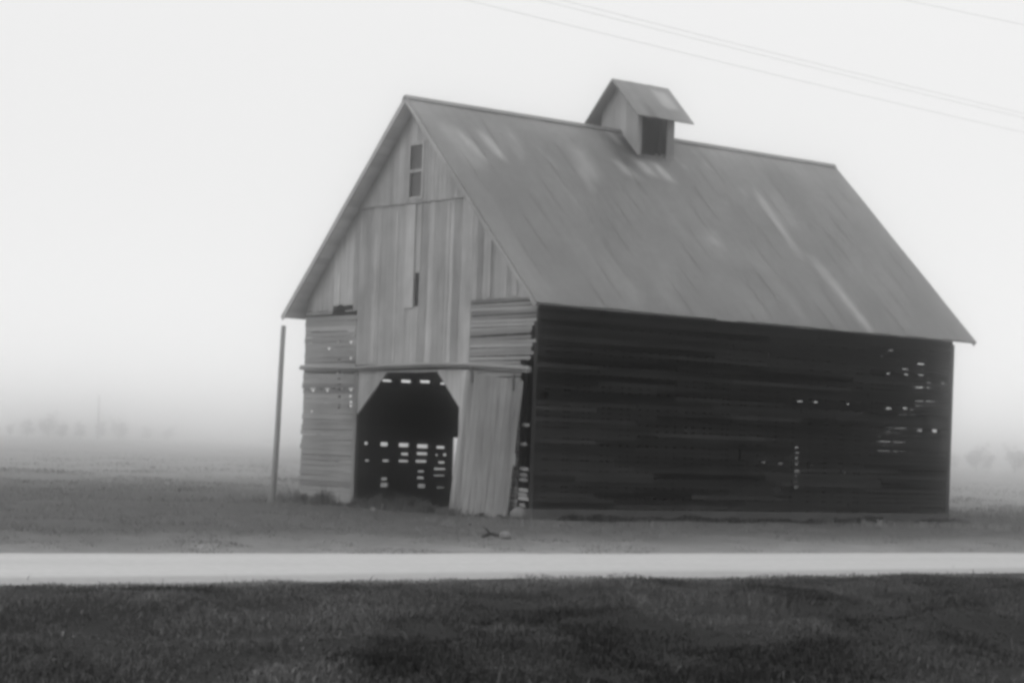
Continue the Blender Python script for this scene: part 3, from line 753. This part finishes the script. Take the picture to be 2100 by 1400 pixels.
# ------------------------------------------------------------------ power lines, hung between two poles outside the picture
def on_plane(X, Y, u): q = hit(X, Y, 'u', u); return q[1], q[2]
WIRES = [(-9.6, (955, 0), (2100, 272), 'lowest of the three power lines crossing above the barn roof'),
         (-9.9, (1105, 0), (2100, 242), 'middle of the three power lines crossing above the barn roof'),
         (-10.2, (1150, 0), (2100, 233), 'uppermost of the three power lines crossing above the barn roof'),
         (-10.9, (1855, 0), (2100, 62), 'single power line high in the corner of the sky, apart from the other three')]
VA, VB = -38.0, 36.0; ends_at = []
for (u, a, b, label) in WIRES:
    v0, z0 = on_plane(*a, u); v1, z1 = on_plane(*b, u); f = lambda v: z0 + (z1 - z0) * (v - v0) / (v1 - v0) + .0006 * (v - v0) * (v - v1)
    if 'single' in label: v0_, z0_ = v0, z0; f = lambda v: z0_ + .0007 * (v - v0_) * (v + 30) - .003 * (v - v0_)
    mb = MB(); pts = [tuple(uvw(u, v, f(v))) for v in np.linspace(VA, VB, 60)]
    mb.tube(pts, .0026, 6); o = mb.build('power_line', M_CABLE, smooth=True)
    tag(o, label, 'power line', 'power lines overhead'); ends_at.append((u, f(VA), f(VB)))
for k, v in enumerate((VA, VB)):
    zt = max(e[1 + k] for e in ends_at) + .5
    P = uvw(-10.1, v); up_o = empty('utility_pole', (P[0], P[1], 0), -YAW)
    tag(up_o, ('weathered utility pole carrying the power lines before the barn', 'weathered utility pole carrying the power lines beyond the barn')[k], 'utility pole', 'utility poles along the road')
    mb = MB(); mb.tube([(0, .12, -.5), (0, .12, zt * .5), (0, .12, zt)], [.15, .13, .11], 10); mb.build('pole', M_POST, up_o)
    for e in ends_at:
        z = e[1 + k]; x_ = -10.1 - e[0]
        mb = MB(); mb.box((min(0, x_) - .1, -.04, z - .19), (max(0, x_) + .1, .0, z - .10)); mb.build('crossarm', M_POST, up_o)
        mb = MB(); mb.tube([(x_, 0, z - .10), (x_, 0, z - .01)], [.03, .04], 8); mb.build('insulator', M_STONE, up_o)

# ------------------------------------------------------------------ trees far across the field
M_BARK = plain('tree_bark', .05, .3, 2)
M_LEAF = plain('tree_foliage', .05, .4, .4)
def tree_meshes(seed, h, wdt):
    r = random.Random(seed); tb = MB(); cb = MB()
    tb.tube([(0, 0, -.5), (.1, 0, h * .25), (-.1, .1, h * .55), (0, 0, h * .8)], [h * .03, h * .024, h * .015, h * .005], 7)
    tips = []
    for k in range(16):
        z = h * r.uniform(.22, .7); a = r.uniform(0, 6.28); l = wdt * r.uniform(.4, 1.0) * (1.15 - abs(z / h - .5))
        e = (math.cos(a) * l, math.sin(a) * l, z + l * r.uniform(.3, .9)); tb.tube([(0, 0, z), (e[0] * .5, e[1] * .5, z + (e[2] - z) * .35), e], [h * .010, h * .007, h * .003], 5)
        tips.append(e); tips.append((e[0] * .6, e[1] * .6, z + (e[2] - z) * .6))
    tips.append((0, 0, h * .9))
    for _ in range(16): a = r.uniform(0, 6.28); q = wdt * .75 * r.random() ** .5; tips.append((math.cos(a) * q, math.sin(a) * q, h * r.uniform(.22, .92 - .3 * q / wdt)))
    for e in tips:
        rr = h * r.uniform(.08, .16)
        for _ in range(70):
            d = np.array([r.gauss(0, 1), r.gauss(0, 1), r.gauss(0, .8)]); d = d / np.linalg.norm(d) * rr * r.random() ** .8
            c = np.array(e) + d; s = h * r.uniform(.012, .026); a = np.array([r.gauss(0, 1) for _ in range(3)]); a /= np.linalg.norm(a); b = np.cross(a, (r.random(), r.random(), 1)); b /= np.linalg.norm(b)
            cb.add([tuple(c - a * s), tuple(c + b * s * .6), tuple(c + a * s), tuple(c - b * s * .6)], [(0, 1, 2, 3)], .5)
    return tb, cb
protos = []
def place_tree(kind, X, dist, h, label, group):
    h *= TD / 1500; dist *= TD / 1500; d = ray(X, SY); P = (d[0] * dist, dist, 0)
    tr = empty('tree', P, R.uniform(0, 6.28)); tr.scale = (h / 18.0,) * 3
    tag(tr, label, 'tree', group)
    if kind not in [q[0] for q in protos]:
        tb, cb = tree_meshes(30 + kind, 18.0, (4.5, 6.5, 8.0, 5.5)[kind])
        t_ = tb.build('trunk', M_BARK, tr); c_ = cb.build('crown', M_LEAF, tr); protos.append((kind, t_, c_))
    else:
        pr = [q for q in protos if q[0] == kind][0]
        for s in pr[1:]:
            c = s.copy(); COL.objects.link(c); c.parent = tr
GL, GR = 'trees across the misty field left of the barn', 'trees across the misty field right of the barn'
TD = 430
for kind, X, dd, hh, lab in [(0, 20, 1500, 11, 'small faint tree at the left end of the misty treeline left of the barn'),
                             (1, 55, 1450, 15, 'second tree from the left in the misty treeline, before the tallest pair'),
                             (2, 98, 1550, 20, 'broadest tallest crown in the misty treeline left of the barn'),
                             (3, 127, 1500, 14, 'slim tree close behind the broadest crown in the misty treeline'),
                             (1, 163, 1500, 14.5, 'rounded tree midway between the broadest crown and the far mast'),
                             (0, 206, 1600, 15.5, 'narrow tree standing beside the thin mast in the misty treeline'),
                             (2, 243, 1600, 18, 'wide tree just right of the thin mast in the misty treeline'),
                             (1, 300, 1750, 14, 'low faint tree second from the right end of the left treeline'),
                             (2, 345, 1850, 14, 'lowest faintest tree at the right end of the left treeline')]:
    place_tree(kind, X, dd, hh, lab, GL)
for kind, X, dd, hh, lab in [(1, 1958, 1500, 13, 'low faint tree nearest the barn in the misty treeline right of it'),
                             (2, 2004, 1400, 19, 'tall broad misty tree between the barn and the gap in the right treeline'),
                             (3, 2028, 1400, 15, 'slim misty tree at the left edge of the gap in the right treeline'),
                             (2, 2082, 1350, 19, 'tall misty tree right of the gap in the right treeline'),
                             (1, 2112, 1350, 18, 'misty tree cut off by the right edge of the photo')]:
    place_tree(kind, X, dd, hh, lab, GR)
d = ray(200, SY); mb = MB(); mb.tube([(0, 0, -1), (0, 0, 5.5), (0, 0, 9.6)], [.3, .27, .2], 8); mb.box((-.4, -.1, 8.5), (.4, .1, 8.75))
o = mb.build('distant_mast', M_POST); o.location = (d[0] * TD, TD, 0); tag(o, 'thin faint mast rising above the misty trees left of the barn', 'mast')

# ------------------------------------------------------------------ the misty air
hz = bpy.data.materials.new('mist'); hz.use_nodes = True; t = hz.node_tree; t.nodes.clear()
pv = t.nodes.new('ShaderNodeVolumePrincipled'); pv.inputs['Color'].default_value = (1, 1, 1, 1); pv.inputs['Density'].default_value = HAZE_DENSITY; pv.inputs['Anisotropy'].default_value = .99
mo = t.nodes.new('ShaderNodeOutputMaterial'); t.links.new(pv.outputs[0], mo.inputs['Volume'])
mb = MB(); mb.box((-1900, -1900, -1.6), (1900, 1900, 13.2))
hb = mb.build('haze', hz); tag(hb, kind='stuff'); hb['label'] = 'pale mist over the whole field'; hb['category'] = 'mist'
